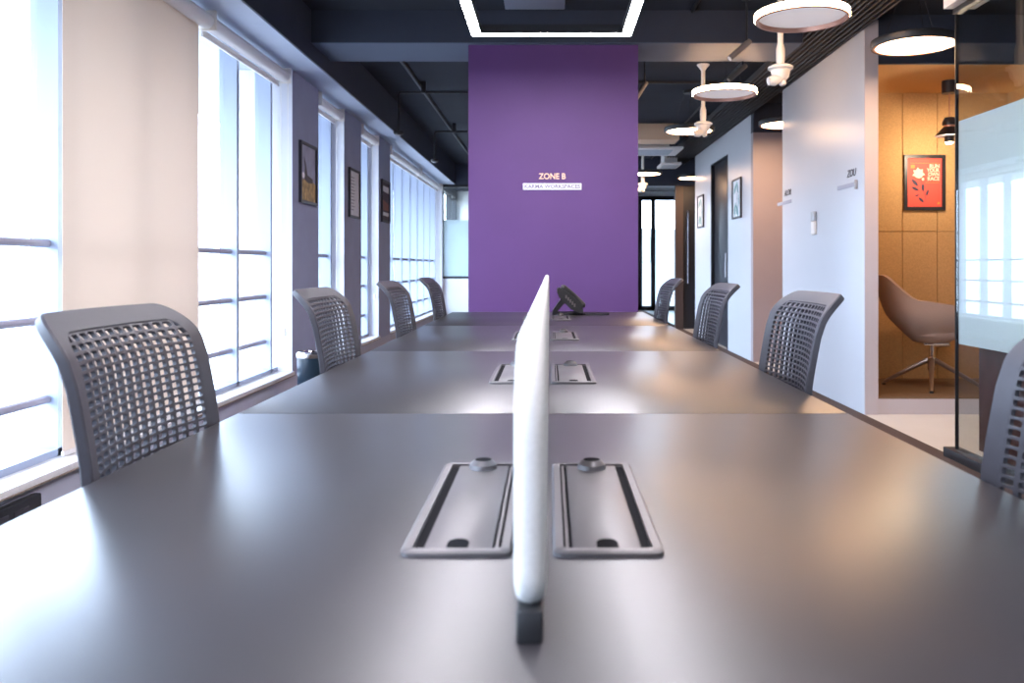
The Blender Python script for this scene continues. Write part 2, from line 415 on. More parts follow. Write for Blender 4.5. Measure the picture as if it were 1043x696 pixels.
# far end: dark bulkhead, side glass door, storefront, left glazed office
bm = nb(); box(bm, 0.9, 5.2, 14.0, 14.3, 2.36, CEIL)
struct('wall_far_top', bm, 'beam', 'dark bulkhead above the far passage', 'wall')
bm = nb(); box(bm, -1.30, 0.9, 14.75, 14.9, 0, CEIL)
struct('wall_far', bm, 'beam', 'dark wall hidden behind the purple column', 'wall')
bm = nb(); box(bm, 2.07, 2.20, 14.0, 14.12, 0, 2.36)
struct('pillar', bm, 'brown_post', 'dark brown post at the far passage', 'post')
d = thing('door_2', 'dark glazed side door at the far passage', 'door', (2.2, 14.05, 0), kind='structure')
bm = nb(); box(bm, 0.0, 1.0, 0, 0.06, 0, 2.36); obj('door_leaf', bm, 'dark_door', d)
bm = nb(); tube(bm, [(0.075, -0.05, 0.75), (0.075, -0.05, 1.95)], 0.013, 8); tube(bm, [(0.075, -0.05, 0.9), (0.075, 0, 0.9)], 0.01, 8); tube(bm, [(0.075, -0.05, 1.8), (0.075, 0, 1.8)], 0.01, 8)
obj('pull_handle', bm, 'chrome', d)
w = thing('window_5', 'bright glazed storefront at the far end of the passage', 'window', (0, YF, 0), kind='structure')
bm = nb()
for x in (1.0, 1.55, 2.12, 2.43, 3.02, 3.7): box(bm, x - 0.05, x + 0.05, -0.04, 0.04, 0, 2.62)
box(bm, 0.9, 3.8, -0.04, 0.04, 2.58, 2.68); box(bm, 0.9, 3.8, -0.04, 0.04, 0, 0.10)
obj('frame', bm, 'blackmetal', w)
bm = nb(); box(bm, 0.95, 3.75, -0.005, 0.005, 0.1, 2.58); obj('glass', bm, 'pane', w)
bm = nb(); box(bm, 0.96, 3.74, 0.007, 0.010, 0.1, 1.92); obj('frosted_band', bm, 'frost_far', w)
bm = nb()
prs = rrect(0.26, 0.62, 0.06, 5); pin = rrect(0.23, 0.59, 0.05, 5)
for x in (2.72, 1.86, 2.25):
    a = [bm.verts.new((x + p[0], -0.012, 1.42 + p[1])) for p in prs]; c = [bm.verts.new((x + p[0], -0.012, 1.42 + p[1])) for p in pin]
    for k in range(len(a)): bm.faces.new((a[k], a[(k + 1) % len(a)], c[(k + 1) % len(a)], c[k]))
obj('door_pull', bm, 'grey_steel', w)
bm = nb(); box(bm, -2.3, 0.9, YF, YF + 0.1, 0, CEIL); box(bm, 3.8, 5.2, YF, YF + 0.1, 0, CEIL); box(bm, 0.9, 3.8, YF, YF + 0.1, 2.68, CEIL)
struct('wall_storefront', bm, 'white', 'white wall around the far storefront', 'wall')
# left glazed office
bm = nb(); box(bm, -1.64, -1.30, 14.70, 14.80, 2.45, CEIL)
struct('wall_office_top', bm, 'beam', 'dark header above the far office glazing', 'wall')
bm = nb(); box(bm, -2.3, -1.30, 14.70, 14.80, 0, 0.82); box(bm, -2.3, -1.64, 14.702, 14.80, 2.50, CEIL); box(bm, -2.3, -1.855, 14.70, 14.80, 0.82, 2.5)
struct('wall_office', bm, 'reveal', 'white low wall under the far office glazing', 'wall')
w = thing('window_6', 'dark framed frosted glazing of the far office', 'window', (-1.61, 14.75, 0.82), kind='structure')
bm = nb(); box(bm, -0.285, -0.245, -0.05, 0.05, 0, 1.63); box(bm, 0.27, 0.31, -0.05, 0.05, 0, 1.63); box(bm, -0.245, 0.27, -0.05, 0.05, 0, 0.04); box(bm, -0.245, 0.27, -0.05, 0.05, 1.58, 1.63)
obj('frame', bm, 'blackmetal', w)
bm = nb(); box(bm, -0.245, 0.27, -0.005, 0.005, 0.04, 1.58); obj('glass', bm, 'clear', w)
bm = nb(); box(bm, -0.245, 0.27, 0.006, 0.009, 0.04, 1.02); obj('frosted_band', bm, 'frost_far', w)
bm = nb()
for y in (14.9, 16.2, 17.5, 18.8, 19.9): box(bm, -2.3, -2.18, y - 0.06, y + 0.06, 0.3, 2.6)
box(bm, -2.3, -2.18, 14.8, 20, 0, 0.3); box(bm, -2.3, -2.18, 14.8, 20, 2.6, CEIL)
struct('wall_office_side', bm, 'blackmetal', 'dark mullioned side wall of the far office', 'wall')
bm = nb(); box(bm, 0.85, 0.9, 14.9, YF, 0, CEIL)
struct('wall_passage', bm, 'white', 'white wall lining the far passage', 'wall')

# booth
BX0, BX1, BY0, BY1, BZ, BT = 2.29, 3.75, 5.95, 6.96, 0.12, 2.455
bm = nb(); box(bm, 2.29, 3.9, 5.955, 7.02, 0.0, BZ - 0.012)
struct('booth_plinth', bm, 'jamb', 'pale raised step under the ochre booth', 'step')
bm = nb(); box(bm, BX0 + 0.005, BX1, BY0 + 0.006, BY1, BZ - 0.012, BZ)
struct('floor_booth', bm, 'booth_carpet', 'brown carpet on the booth floor', 'floor')
bm = nb(); box(bm, 2.2005, BX0 + 0.004, BY0 - 0.012, BY0 - 0.0005, 0.0, 2.76)
struct('trim_6', bm, 'jamb', 'pale jamb edging the left side of the booth opening', 'jamb')
bm = nb()
for x0, x1 in ((2.29, 2.885), (2.889, 3.17), (3.174, 3.76)):
    for z0, z1 in ((BZ - 0.01, 1.318), (1.323, BT + 0.02)):
        box(bm, x0, x1, BY1, BY1 + 0.03, z0, z1, 0.003, 1)
box(bm, 2.29, 3.76, BY1 + 0.028, BY1 + 0.04, 0.1, 2.47)
struct('wall_booth_back', bm, 'felt', 'ochre felt panel wall at the back of the booth', 'wall')
bm = nb(); box(bm, 2.2905, 2.30, BY0 + 0.005, BY1, BZ - 0.01, BT); box(bm, 3.75, 3.78, BY0, BY1, BZ - 0.01, BT)
struct('wall_booth_side', bm, 'felt', 'ochre felt side walls of the booth', 'wall')
bm = nb(); box(bm, 2.29, 3.78, BY0 + 0.03, BY1 + 0.04, BT, BT + 0.03)
struct('ceiling_booth', bm, 'felt', 'ochre felt ceiling of the booth', 'ceiling')
bm = nb(); box(bm, 2.29, 5.2, BY0, BY0 + 0.03, BT, CEIL)
struct('wall_booth_top', bm, 'beam', 'dark bulkhead above the ochre booth', 'wall')
bm = nb(); box(bm, 3.78, 5.2, BY0, BY0 + 0.1, 0, BT)
struct('wall_room_end', bm, 'rwall', 'pale wall to the right of the ochre booth', 'wall')
bm = nb(); box(bm, 5.1, 5.2, YB, BY0, 0, CEIL)
struct('wall_room_side', bm, 'rwall', 'pale side wall inside the glass room', 'wall')
bm = nb(); box(bm, 5.1, 5.2, BY0, YF, 0, CEIL)
struct('wall_outer', bm, 'rwall', 'outer wall behind the partitions', 'wall')
bm = nb(); box(bm, -2.3, 5.2, YB - 0.1, YB, 0, CEIL)
struct('wall_rear', bm, 'rwall', 'pale wall behind the viewer', 'wall')

# glass room front
g = thing('glass_partition', 'clear glass partition with frosted white band right of the table', 'glass partition', (XR, 0, 0))
bm = nb(); box(bm, -0.006, 0.006, -1.2, 4.59, 0.05, 2.41); obj('glass_panel', bm, 'clear', g)
bm = nb(); box(bm, 0.0065, 0.008, -1.2, 4.588, 0.62, 1.82); obj('frosted_film', bm, 'frost', g)
bm = nb(); box(bm, -0.045, 0.045, -1.2, 4.66, 0.0, 0.05, 0.004); obj('base_rail', bm, 'blackmetal', g)
bm = nb(); box(bm, -0.02, 0.02, -1.2, 4.60, 2.40, 2.43, 0.002); obj('top_rail', bm, 'blackmetal', g)
bm = nb(); box(bm, -0.009, 0.009, 4.59, 4.60, 0.05, 2.40, 0.002); obj('edge_trim', bm, 'blackmetal', g)
bm = nb(); box(bm, 2.13, 2.3, YB, 4.6, 2.43, CEIL)
struct('trim_7', bm, 'white', 'white bulkhead above the glass partition', 'bulkhead')

# ------------------------------------------------------------------ the long table
TX0, TX1, TZ = -0.614, 0.586, 0.75
EDGE = [0.445, 1.672, 2.897, 4.122, 5.347]
XC = (TX0 + TX1) / 2

def power_box_parts(parent, x0, y0, mirror):
    """flush table socket box: bezel, lid, latch, cable notch, side slots (x0 = left edge, y0 = near edge)"""
    w, l = 0.112, 0.385
    cx, cy = x0 + w / 2, y0 + l / 2
    bm = nb()
    o1 = rrect(w, l, 0.010, 4); o2 = rrect(w - 0.005, l - 0.005, 0.009, 4); o3 = rrect(w - 0.022, l - 0.022, 0.005, 4)
    loops = [(o1, 0.0), (o1, 0.004), (o2, 0.006), (o3, 0.006), (o3, 0.0008)]
    vr = [[bm.verts.new((p[0], p[1], z)) for p in lp] for lp, z in loops]
    n = len(o1)
    for A, B in zip(vr, vr[1:]):
        for k in range(n): bm.faces.new((A[k], A[(k + 1) % n], B[(k + 1) % n], B[k]))
    pb = obj('power_box', bm, 'box', parent, loc=(cx, cy, TZ))
    bm = nb(); box(bm, -w / 2 + 0.011, w / 2 - 0.011, -l / 2 + 0.011, l / 2 - 0.011, 0.0004, 0.0012)
    obj('recess', bm, 'slot', pb)
    bm = nb(); box(bm, -w / 2 + (0.020 if mirror else 0.022), w / 2 - (0.022 if mirror else 0.020), -l / 2 + 0.016, l / 2 - 0.016, 0.0012, 0.0046, 0.0015)
    obj('lid', bm, 'box', pb)
    s = -1 if not mirror else 1
    bm = nb(); box(bm, -s * 0.0405 - 0.0022, -s * 0.0405 + 0.0010, -l / 2 + 0.016, l / 2 - 0.016, 0.0012, 0.0042); obj('divider_strip', bm, 'box', pb)
    bm = nb()
    pts = [(-0.011, -l / 2 + 0.013), (0.011, -l / 2 + 0.013), (0.011, -l / 2 + 0.030)] + [(0.011 * math.cos(a), -l / 2 + 0.030 + 0.012 * math.sin(a)) for a in (PI * 0.2, PI * 0.4, PI * 0.6, PI * 0.8)] + [(-0.011, -l / 2 + 0.030)]
    prism(bm, pts, lambda p: (p[0], p[1], 0.0040), lambda p: (p[0], p[1], 0.0056)); obj('cable_notch', bm, 'slot', pb)
    bm = nb(); lathe(bm, [(0.0, 0.0), (0.020, 0.0), (0.019, 0.006), (0.013, 0.012), (0.011, 0.012), (0.010, 0.008), (0.0, 0.008)], 20, (0, l / 2 - 0.030, 0.0046)); obj('latch', bm, 'box', pb)
    bm = nb(); lathe(bm, [(0.0, 0.0), (0.0118, 0.0), (0.0118, 0.0012), (0, 0.0012)], 16, (0, l / 2 - 0.030, 0.0158)); obj('latch_hole', bm, 'slot', pb)
    return pb

dl = ['dark table section nearest the viewer', 'second dark table section from the viewer', 'third dark table section from the viewer', 'farthest dark table section, the one with the black desk phone']
for i in range(4):
    a, b = EDGE[i] + 0.0012, EDGE[i + 1] - 0.0012
    t = thing('conference_table', dl[i], 'table', (0, 0, 0), group='joined sections of the long table')
    bm = nb(); box(bm, TX0, TX1, a, b, TZ - 0.028, TZ, 0.0015, 2)
    obj('table_top', bm, 'table', t)
    for yy in ((a + 0.10, ) if i < 3 else (a + 0.10, b - 0.10)):
        for sx in (TX0 + 0.06, TX1 - 0.06):
            bm = nb(); box(bm, sx - 0.025, sx + 0.025, yy - 0.025, yy + 0.025, 0.0, TZ - 0.028, 0.003); obj('leg', bm, 'blackmetal', t)
        bm = nb(); box(bm, TX0 + 0.085, TX1 - 0.085, yy - 0.02, yy + 0.02, TZ - 0.075, TZ - 0.028, 0.002); obj('cross_rail', bm, 'blackmetal', t)
    bm = nb(); box(bm, XC - 0.14, XC + 0.14, a + 0.15, b - 0.15, TZ - 0.16, TZ - 0.07, 0.002); obj('cable_tray', bm, 'blackmetal', t)
    yb = (a + b) / 2 - 0.213 if i == 0 else (a + b) / 2 - 0.2
    power_box_parts(t, -0.150, yb, False)
    power_box_parts(t, 0.003, yb, True)

# desk screens: upholstered panels on small black feet
def desk_screen(y0, y1, label):
    t = thing('desk_screen', label, 'desk divider', (-0.0155, (y0 + y1) / 2, TZ), group='pale dividers down the middle of the table')
    L, z0, z1, T = y1 - y0, 0.022, 0.238, 0.026
    H = z1 - z0
    bm = nb()
    # inset rings give a cushion-like edge on both faces
    prof = [(0.0, 0.0), (0.0008, 0.42), (0.003, 0.68), (0.007, 0.86), (0.014, 0.96), (0.03, 1.0)]
    def ring(ins, side):
        return [bm.verts.new((side * T / 2, p[0], (z0 + z1) / 2 + p[1])) for p in
                rrect(L - 2 * ins, H - 2 * ins, [max(r - ins, 0.004) for r in (0.03, 0.085, 0.085, 0.03)], 8)]
    rings = [ring(i, -f) for i, f in reversed(prof[1:])] + [ring(0, 0)] + [ring(i, f) for i, f in prof[1:]]
    n = len(rings[0])
    for A, B in zip(rings, rings[1:]):
        for k in range(n): bm.faces.new((A[k], A[(k + 1) % n], B[(k + 1) % n], B[k]))
    bm.faces.new(rings[0][::-1]); bm.faces.new(rings[-1])
    obj('panel', bm, 'screen', t, angle=60)
    for yy in (-L / 2 + 0.045, 0.0, L / 2 - 0.045):
        bm = nb()
        box(bm, -0.0105, 0.0105, yy - 0.045, yy + 0.045, 0.0, 0.026, 0.003)
        obj('foot', bm, 'black', t)
    return t
desk_screen(0.65, 2.68, 'nearer pale upholstered screen standing along the table centre')
desk_screen(3.02, 5.05, 'farther pale upholstered screen along the table centre, by the phone')

# ------------------------------------------------------------------ mesh-back chairs
def make_chair(label):
    t = thing('mesh_chair', label, 'chair', (0, 0, 0), group='black mesh-back chairs around the table')
    HW, ZB, ZT = 0.222, 0.50, 0.972
    def surf(y, z):
        s = max(0.0, (z - 0.62) / 0.35)
        q = max(0.0, (z - 0.875) / 0.097)
        x = -0.043 * (max(0.0, z - 0.74) / 0.232) ** 1.2 - 0.046 * q ** 2.3
        x += 0.85 * (y * y - 0.047) * (1 - 0.35 * s)
        return Vector((x, y, z))
    def norm(y, z):
        a = surf(y + 1e-3, z) - surf(y - 1e-3, z); b = surf(y, z + 1e-3) - surf(y, z - 1e-3)
        return a.cross(b).normalized()
    zc, h = (ZB + ZT) / 2, ZT - ZB
    def loop(w, hh, r, dz=0.0, n=10):
        # rounded outline with the straight runs subdivided so the frame follows the curved shell
        base = rrect(w, hh, r, n); out = []
        for k in range(len(base)):
            p, q = base[k], base[(k + 1) % len(base)]
            out.append(p)
            d = math.hypot(q[0] - p[0], q[1] - p[1])
            if d > 0.05:
                m = 10
                for j in range(1, m): out.append((p[0] + (q[0] - p[0]) * j / m, p[1] + (q[1] - p[1]) * j / m))
        return [(p[0], zc + dz + p[1]) for p in out]
    r_o, r_i = [0.05, 0.062, 0.062, 0.05], [0.03, 0.040, 0.040, 0.03]
    outer = loop(2 * HW, h, r_o); inner = loop(2 * HW - 0.070, h - 0.070, r_i, 0.005)
    def toward(f): return [(o[0] * (1 - f) + i[0] * f, o[1] * (1 - f) + i[1] * f) for o, i in zip(outer, inner)]
    th = 0.004
    bm = nb()
    # flat face with a return flange along the outer edge
    seq = [(outer, th - 0.003), (toward(0.07), th), (toward(0.5), th + 0.0008), (toward(0.95), th), (inner, th - 0.002), (inner, -th), (toward(0.28), -th), (toward(0.22), -0.011), (toward(0.04), -0.012), (outer, -0.010)]
    R = [[bm.verts.new(surf(*p) + norm(*p) * off) for p in lp] for lp, off in seq]
    n = len(outer)
    for j in range(len(R)):
        A, B = R[j], R[(j + 1) % len(R)]
        for k in range(n): bm.faces.new((A[k], A[(k + 1) % n], B[(k + 1) % n], B[k]))
    fr = obj('backrest', bm, 'chair', t, angle=28)
    # perforated sheet: a grid of cells, each opened up, then thickened
    NX, NZ = 13, 32
    w0, h0 = HW - 0.032, h / 2 - 0.031
    bm = nb()
    fw, fh, hd = 0.155, 0.18, 0.0034       # rib share of a cell each side, half depth
    def lat(i, j, a, b, off):
        y, z = -w0 + 2 * w0 * (i + a) / NX, zc - h0 + 2 * h0 * (j + b) / NZ
        return surf(y, z) + norm(y, z) * off
    F = [[bm.verts.new(lat(i, j, 0, 0, hd)) for i in range(NX + 1)] for j in range(NZ + 1)]
    B = [[bm.verts.new(lat(i, j, 0, 0, -hd)) for i in range(NX + 1)] for j in range(NZ + 1)]
    cut = ((fw, fh), (0.5, fh * 0.75), (1 - fw, fh), (1 - fw * 0.8, 0.5), (1 - fw, 1 - fh), (0.5, 1 - fh * 0.75), (fw, 1 - fh), (fw * 0.8, 0.5))
    for j in range(NZ):
        for i in range(NX):
            fo = [bm.verts.new(lat(i, j, a, b, hd)) for a, b in cut]; bo = [bm.verts.new(lat(i, j, a, b, -hd)) for a, b in cut]
            for O, Q in ((F, fo), (B, bo)):
                c4 = (O[j][i], O[j][i + 1], O[j + 1][i + 1], O[j + 1][i])
                for k in range(4):
                    bm.faces.new((c4[k], c4[(k + 1) % 4], Q[(2 * k + 2) % 8], Q[2 * k + 1], Q[2 * k]))
            for k in range(8): bm.faces.new((fo[k], fo[(k + 1) % 8], bo[(k + 1) % 8], bo[k]))
    obj('lattice', bm, 'chair', fr, smooth=False)
    # spine, seat, column, star base
    bm = nb(); tube(bm, [(0.05, 0, 0.43), (-0.02, 0, 0.44), (-0.055, 0, 0.50), (-0.052, 0, 0.60)], [0.03, 0.028, 0.024, 0.014], 10)
    obj('back_support', bm, 'chair', t)
    bm = nb()
    for z, k in ((0.425, 0.94), (0.435, 0.99), (0.455, 1.0), (0.472, 0.97), (0.480, 0.88)):
        pass
    lp = [[bm.verts.new((0.255 + p[0] * k, p[1] * k, z)) for p in rrect(0.44, 0.46, 0.09, 6)] for z, k in ((0.425, 0.94), (0.435, 0.99), (0.455, 1.0), (0.472, 0.97), (0.480, 0.88))]
    n = len(lp[0])
    for A, B in zip(lp, lp[1:]):
        for k in range(n): bm.faces.new((A[k], A[(k + 1) % n], B[(k + 1) % n], B[k]))
    bm.faces.new(lp[0][::-1]); bm.faces.new(lp[-1])
    obj('seat', bm, 'chair_seat', t)
    bm = nb(); tube(bm, [(0.25, 0, 0.08), (0.25, 0, 0.22), (0.25, 0, 0.225), (0.25, 0, 0.425)], [0.03, 0.03, 0.018, 0.018], 14); obj('gas_lift', bm, 'blackmetal', t)
    bm = nb()
    for k in range(5):
        a = 2 * PI * k / 5 + PI
        tube(bm, [(0.25, 0, 0.105), (0.25 + 0.14 * math.cos(a), 0.14 * math.sin(a), 0.095), (0.25 + 0.27 * math.cos(a), 0.27 * math.sin(a), 0.075)], [0.028, 0.022, 0.014], 8)
    obj('star_base', bm, 'black', t)
    for k in range(5):
        a = 2 * PI * k / 5 + PI
        x, y = 0.25 + 0.27 * math.cos(a), 0.27 * math.sin(a)
        bm = nb()
        for s in (-1, 1): tube(bm, [(x + s * 0.006 * math.sin(a), y - s * 0.006 * math.cos(a), 0.03), (x + s * 0.024 * math.sin(a), y - s * 0.024 * math.cos(a), 0.03)], 0.03, 14)
        tube(bm, [(x, y, 0.03), (x, y, 0.08)], 0.006, 8)
        obj('caster', bm, 'black', t)
    return t
ch = make_chair('mesh-back chair nearest the viewer on the window side')
ch.location = (-0.619, 1.367, 0)
for x, y, rz, lb in [
        (-0.620, 2.56, 0.0, 'second mesh-back chair from the viewer on the window side'),
        (-0.620, 3.72, 0.0, 'third mesh-back chair from the viewer on the window side'),
        (-0.620, 4.86, 0.0, 'farthest mesh-back chair on the window side'),
        (0.592, 0.945, PI, 'mesh-back chair cut off by the right edge beside the glass partition'),
        (0.592, 2.18, PI, 'second mesh-back chair from the viewer opposite the windows, before the pale partition'),
        (0.592, 3.28, PI, 'third mesh-back chair from the viewer opposite the windows'),
        (0.592, 4.60, PI, 'farthest mesh-back chair opposite the windows')]:
    dup(ch, (x, y, 0), rz, lb)

# ------------------------------------------------------------------ desk phone
t = thing('desk_phone', 'black desk phone tilted on its stand at the far table end', 'phone', (0, 5.08, TZ + 0.002))
def at_x(poly, y0, y1, bm): return prism(bm, poly, lambda p: (p[0], y0, p[1]), lambda p: (p[0], y1, p[1]))
def cx_(x, y): return ((545 + x / 12.27 - 560) * 5.08 / 866, 1.04 - (280 + y / 12.27 - 271) * 5.08 / 866 - TZ)
slab = [cx_(275, 175), cx_(300, 160), cx_(345, 178), cx_(430, 235), cx_(540, 330), cx_(595, 425), cx_(600, 468), cx_(560, 480), cx_(500, 455), cx_(440, 425), cx_(370, 355), cx_(300, 280), cx_(272, 215)]
bm = nb(); at_x(slab, -0.095, 0.095, bm); bmesh.ops.bevel(bm, geom=[e for e in bm.edges if abs(e.verts[0].co.y - e.verts[1].co.y) < 1e-6], offset=0.004, segments=2, affect='EDGES')
ph = obj('body', bm, 'black', t)
bm = nb(); at_x([cx_(330, 290), cx_(375, 345), cx_(290, 440), cx_(270, 500), cx_(212, 500), cx_(222, 440)], -0.06, 0.06, bm)
obj('stand', bm, 'black', t)
bm = nb(); box(bm, 0.014, 0.205, -0.06, 0.06, 0.0, 0.014, 0.004); obj('foot_plate', bm, 'black', t)
# handset lies along the slope on the near side
def slope(u, off):
    a = Vector((cx_(310, 165)[0], 0, cx_(310, 165)[1])); b = Vector((cx_(590, 420)[0], 0, cx_(590, 420)[1]))
    d = (b - a); nrm = Vector((d.z, 0, -d.x)).normalized()
    if nrm.z < 0: nrm = -nrm
    return a + d * u + nrm * off
bm = nb()
pts = [slope(u, o) for u, o in ((0.02, 0.004), (0.08, 0.012), (0.25, 0.020), (0.5, 0.023), (0.75, 0.020), (0.92, 0.012), (0.98, 0.004))]
tube(bm, [p + Vector((0, -0.062, 0)) for p in pts], [0.016, 0.022, 0.016, 0.014, 0.016, 0.022, 0.016], 12)
obj('handset', bm, 'black', t)
bm = nb()
for i in range(4):
    for j in range(3):
        p = slope(0.52 + i * 0.11, 0.013); tube(bm, [p + Vector((0, 0.0 + j * 0.028, -0.004)), p + Vector((0.003, 0.0 + j * 0.028, 0.001))], 0.009, 8)
obj('keypad', bm, 'keys', t)
bm = nb(); c0, c1 = slope(0.08, 0.014), slope(0.42, 0.016)
prism(bm, [(0, -0.02), (1, -0.02), (1, 0.075), (0, 0.075)], lambda p: c0.lerp(c1, p[0]) + Vector((0, p[1], -0.003)), lambda p: c0.lerp(c1, p[0]) + Vector((0, p[1], 0.001)))
obj('display', bm, 'screen_lcd', t)
bm = nb()
for i in range(5):
    a = cx_(375 + i * 26, 252 + i * 26); b2 = cx_(395 + i * 26, 268 + i * 26)
    box(bm, a[0], b2[0], -0.0975, -0.095, b2[1] - 0.012, a[1], 0.0)
obj('side_vents', bm, 'keys', t)
bm = nb(); prism(bm, [(x, y) for x, y in rrect(0.15, 0.14, 0.012, 4)], lambda p: (0.275 + p[0], -0.01 + p[1], 0.0), lambda p: (0.275 + p[0], -0.01 + p[1], 0.011))
tag(obj('notebook', bm, 'black', loc=(0, 5.08, TZ)), 'thin flat black slab lying right of the desk phone', 'pad')

# ------------------------------------------------------------------ pictures
def picture(name, label, loc, rz, w, h, back, fw=0.022, cat='picture', group=None):
    t = thing(name, label, cat, loc, rz, group)
    bm = nb()
    for x0, x1, z0, z1 in ((-w / 2, w / 2, h / 2 - fw, h / 2), (-w / 2, w / 2, -h / 2, -h / 2 + fw), (-w / 2, -w / 2 + fw, -h / 2 + fw, h / 2 - fw), (w / 2 - fw, w / 2, -h / 2 + fw, h / 2 - fw)):
        box(bm, x0, x1, -0.022, 0, z0, z1, 0.001, 1)
    obj('frame', bm, 'frame', t)
    bm = nb(); box(bm, -w / 2 + fw, w / 2 - fw, -0.008, 0, -h / 2 + fw, h / 2 - fw); p = obj('print', bm, back, t)
    return t, p
def flat(name, polys, m, parent, off=0.0092):
    bm = nb()
    for q in polys: prism(bm, q, lambda p: (p[0], -off + 0.001, p[1]), lambda p: (p[0], -off, p[1]))
    return obj(name, bm, m, parent, smooth=False)
def blob(cx, cy, rx, ry, n=14, rot=0.0):
    out = []
    for k in range(n):
        a = 2 * PI * k / n; x, y = rx * math.cos(a), ry * math.sin(a)
        out.append((cx + x * math.cos(rot) - y * math.sin(rot), cy + x * math.sin(rot) + y * math.cos(rot)))
    return out
def leaf(cx, cy, l, w, rot):
    pts = [(-l, 0), (-l * .5, w * .8), (0, w), (l * .5, w * .7), (l, 0), (l * .5, -w * .7), (0, -w), (-l * .5, -w * .8)]
    return [(cx + x * math.cos(rot) - y * math.sin(rot), cy + x * math.sin(rot) + y * math.cos(rot)) for x, y in pts]

# sunset tower picture
t, p = picture('framed_picture', 'framed sunset print of a tower over yellow grass', (XP, 6.48, 1.74), PI / 2, 0.44, 0.46, 'sky_print')
flat('field', [[(-0.198, -0.208), (0.198, -0.208), (0.198, -0.07), (0.05, -0.03), (-0.198, -0.06)]], 'field_print', p)
flat('tower', [[(-0.10, -0.05), (-0.085, 0.04), (-0.11, 0.12), (-0.07, 0.08), (-0.02, -0.01), (0.12, -0.03), (0.12, -0.06), (0.0, -0.07)]], 'tower_print', p, 0.0100)
flat('sun_glint', [blob(-0.13, -0.02, 0.035, 0.022)], 'plate', p, 0.0105)
t, p = picture('framed_picture', 'framed white page of text on the second pier', (XP, 8.01, 1.72), PI / 2, 0.43, 0.46, 'paper')
flat('text_lines', [[(-0.13, 0.15 - k * 0.03), (-0.13 + 0.1 + 0.16 * random.random(), 0.15 - k * 0.03), (-0.13 + 0.1, 0.142 - k * 0.03), (-0.13, 0.142 - k * 0.03)] for k in range(11)], 'ink', p)
t, p = picture('framed_picture', 'framed dark rust print on the pier before the far window', (XP, 9.53, 1.76), PI / 2, 0.46, 0.47, 'dark_print')
flat('rust_shape', [[(-0.17, -0.1), (0.17, -0.1), (0.17, -0.02), (-0.17, 0.02)]], 'rust_print', p)
flat('pale_stripe', [[(-0.18, -0.16), (0.18, -0.16), (0.18, -0.12), (-0.18, -0.12)], [(-0.18, 0.11), (0.18, 0.10), (0.18, 0.17), (-0.18, 0.17)]], 'paper', p, 0.010)
for y, z, w, lb in ((9.96, 1.83, 0.46, 'framed teal plant print just before the dark doorway'), (12.35, 1.83, 0.48, 'framed teal plant print beyond the dark doorway')):
    t, p = picture('framed_picture', lb, (XR, y, z), -PI / 2, w, 0.47, 'paper')
    flat('plant_shape', [leaf(-0.09, 0.12, 0.09, 0.03, 0.7), leaf(0.03, 0.13, 0.08, 0.03, 2.1), leaf(-0.1, -0.12, 0.09, 0.04, 1.2), leaf(0.02, -0.14, 0.09, 0.04, 2.2), leaf(0.09, -0.02, 0.10, 0.025, 1.5)], 'teal_print', p)
    flat('plant_stem', [[(-0.02, -0.18), (-0.01, -0.18), (0.04, 0.15), (0.03, 0.15)]], 'navy', p, 0.0101)

# red poster in the booth: about 0.33 x 0.46
t, p = picture('framed_poster', 'red flower poster with pale lettering on the ochre booth wall', (3.063, BY1, 1.722), 0, 0.338, 0.452, 'red', fw=0.027, cat='poster')
def pu(x, y): return ((x - 275) / 539 * 62 * 6.96 / 866, -(y - 352) / 696 * 80 * 6.96 / 866)
fl = []
fc = pu(222, 282)
fl.append([(fc[0] + r * math.cos(math.radians(a)), fc[1] + r * math.sin(math.radians(a))) for a, r in ((200, 0.034), (190, 0.052), (170, 0.040), (160, 0.036), (140, 0.056), (120, 0.042), (110, 0.046), (95, 0.060), (80, 0.046), (68, 0.044), (50, 0.058), (32, 0.040), (20, 0.042), (0, 0.054), (345, 0.036), (310, 0.034), (270, 0.030), (230, 0.030))])
fl.append(blob(*pu(262, 322), 0.0095, 0.012))
flat('flower', fl, 'pinkish', p)
lv = []
for (x0, y0), (x1, y1) in (((160, 320), (222, 385)), ((160, 390), (230, 425)), ((262, 360), (262, 435)), ((310, 410), (292, 472)), ((190, 472), (230, 460)), ((222, 482), (272, 530))):
    a, b2 = pu(x0, y0), pu(x1, y1)
    l = math.hypot(b2[0] - a[0], b2[1] - a[1]) / 2
    lv.append(leaf((a[0] + b2[0]) / 2, (a[1] + b2[1]) / 2, l, l * 0.34, math.atan2(b2[1] - a[1], b2[0] - a[0])))
flat('leaves', lv, 'navy', p)
s1, s2 = pu(232, 310), pu(276, 520); s3 = pu(285, 470)
flat('stem', [[(s1[0], s1[1]), (s1[0] + 0.0025, s1[1]), (s3[0] + 0.002, s3[1]), (s2[0] + 0.002, s2[1]), (s2[0], s2[1]), (s3[0] - 0.001, s3[1])]], 'navy', p, 0.0088)
flat('badge', [[pu(155, 225), pu(190, 225), pu(190, 195), pu(155, 195)], [pu(385, 545), pu(410, 545), pu(410, 525), pu(395, 525)], [pu(150, 182), pu(405, 182), pu(405, 179), pu(150, 179)], [pu(285, 354), pu(405, 354), pu(405, 351), pu(285, 351)]], 'orange', p)
for wd, yy, ww in (('RUN', 208, 88), ('YOUR', 244, 112), ('OWN', 281, 100), ('RACE', 319, 106)):
    xr = 408
    c = pu(xr - ww / 2, yy)
    text_mesh('slogan_' + wd.lower(), wd, 0.042, 'pinkish', p, (c[0], -0.0088, c[1]), extrude=0.0006, width=ww / 539 * 62 * 6.96 / 866, bold=0.0012)

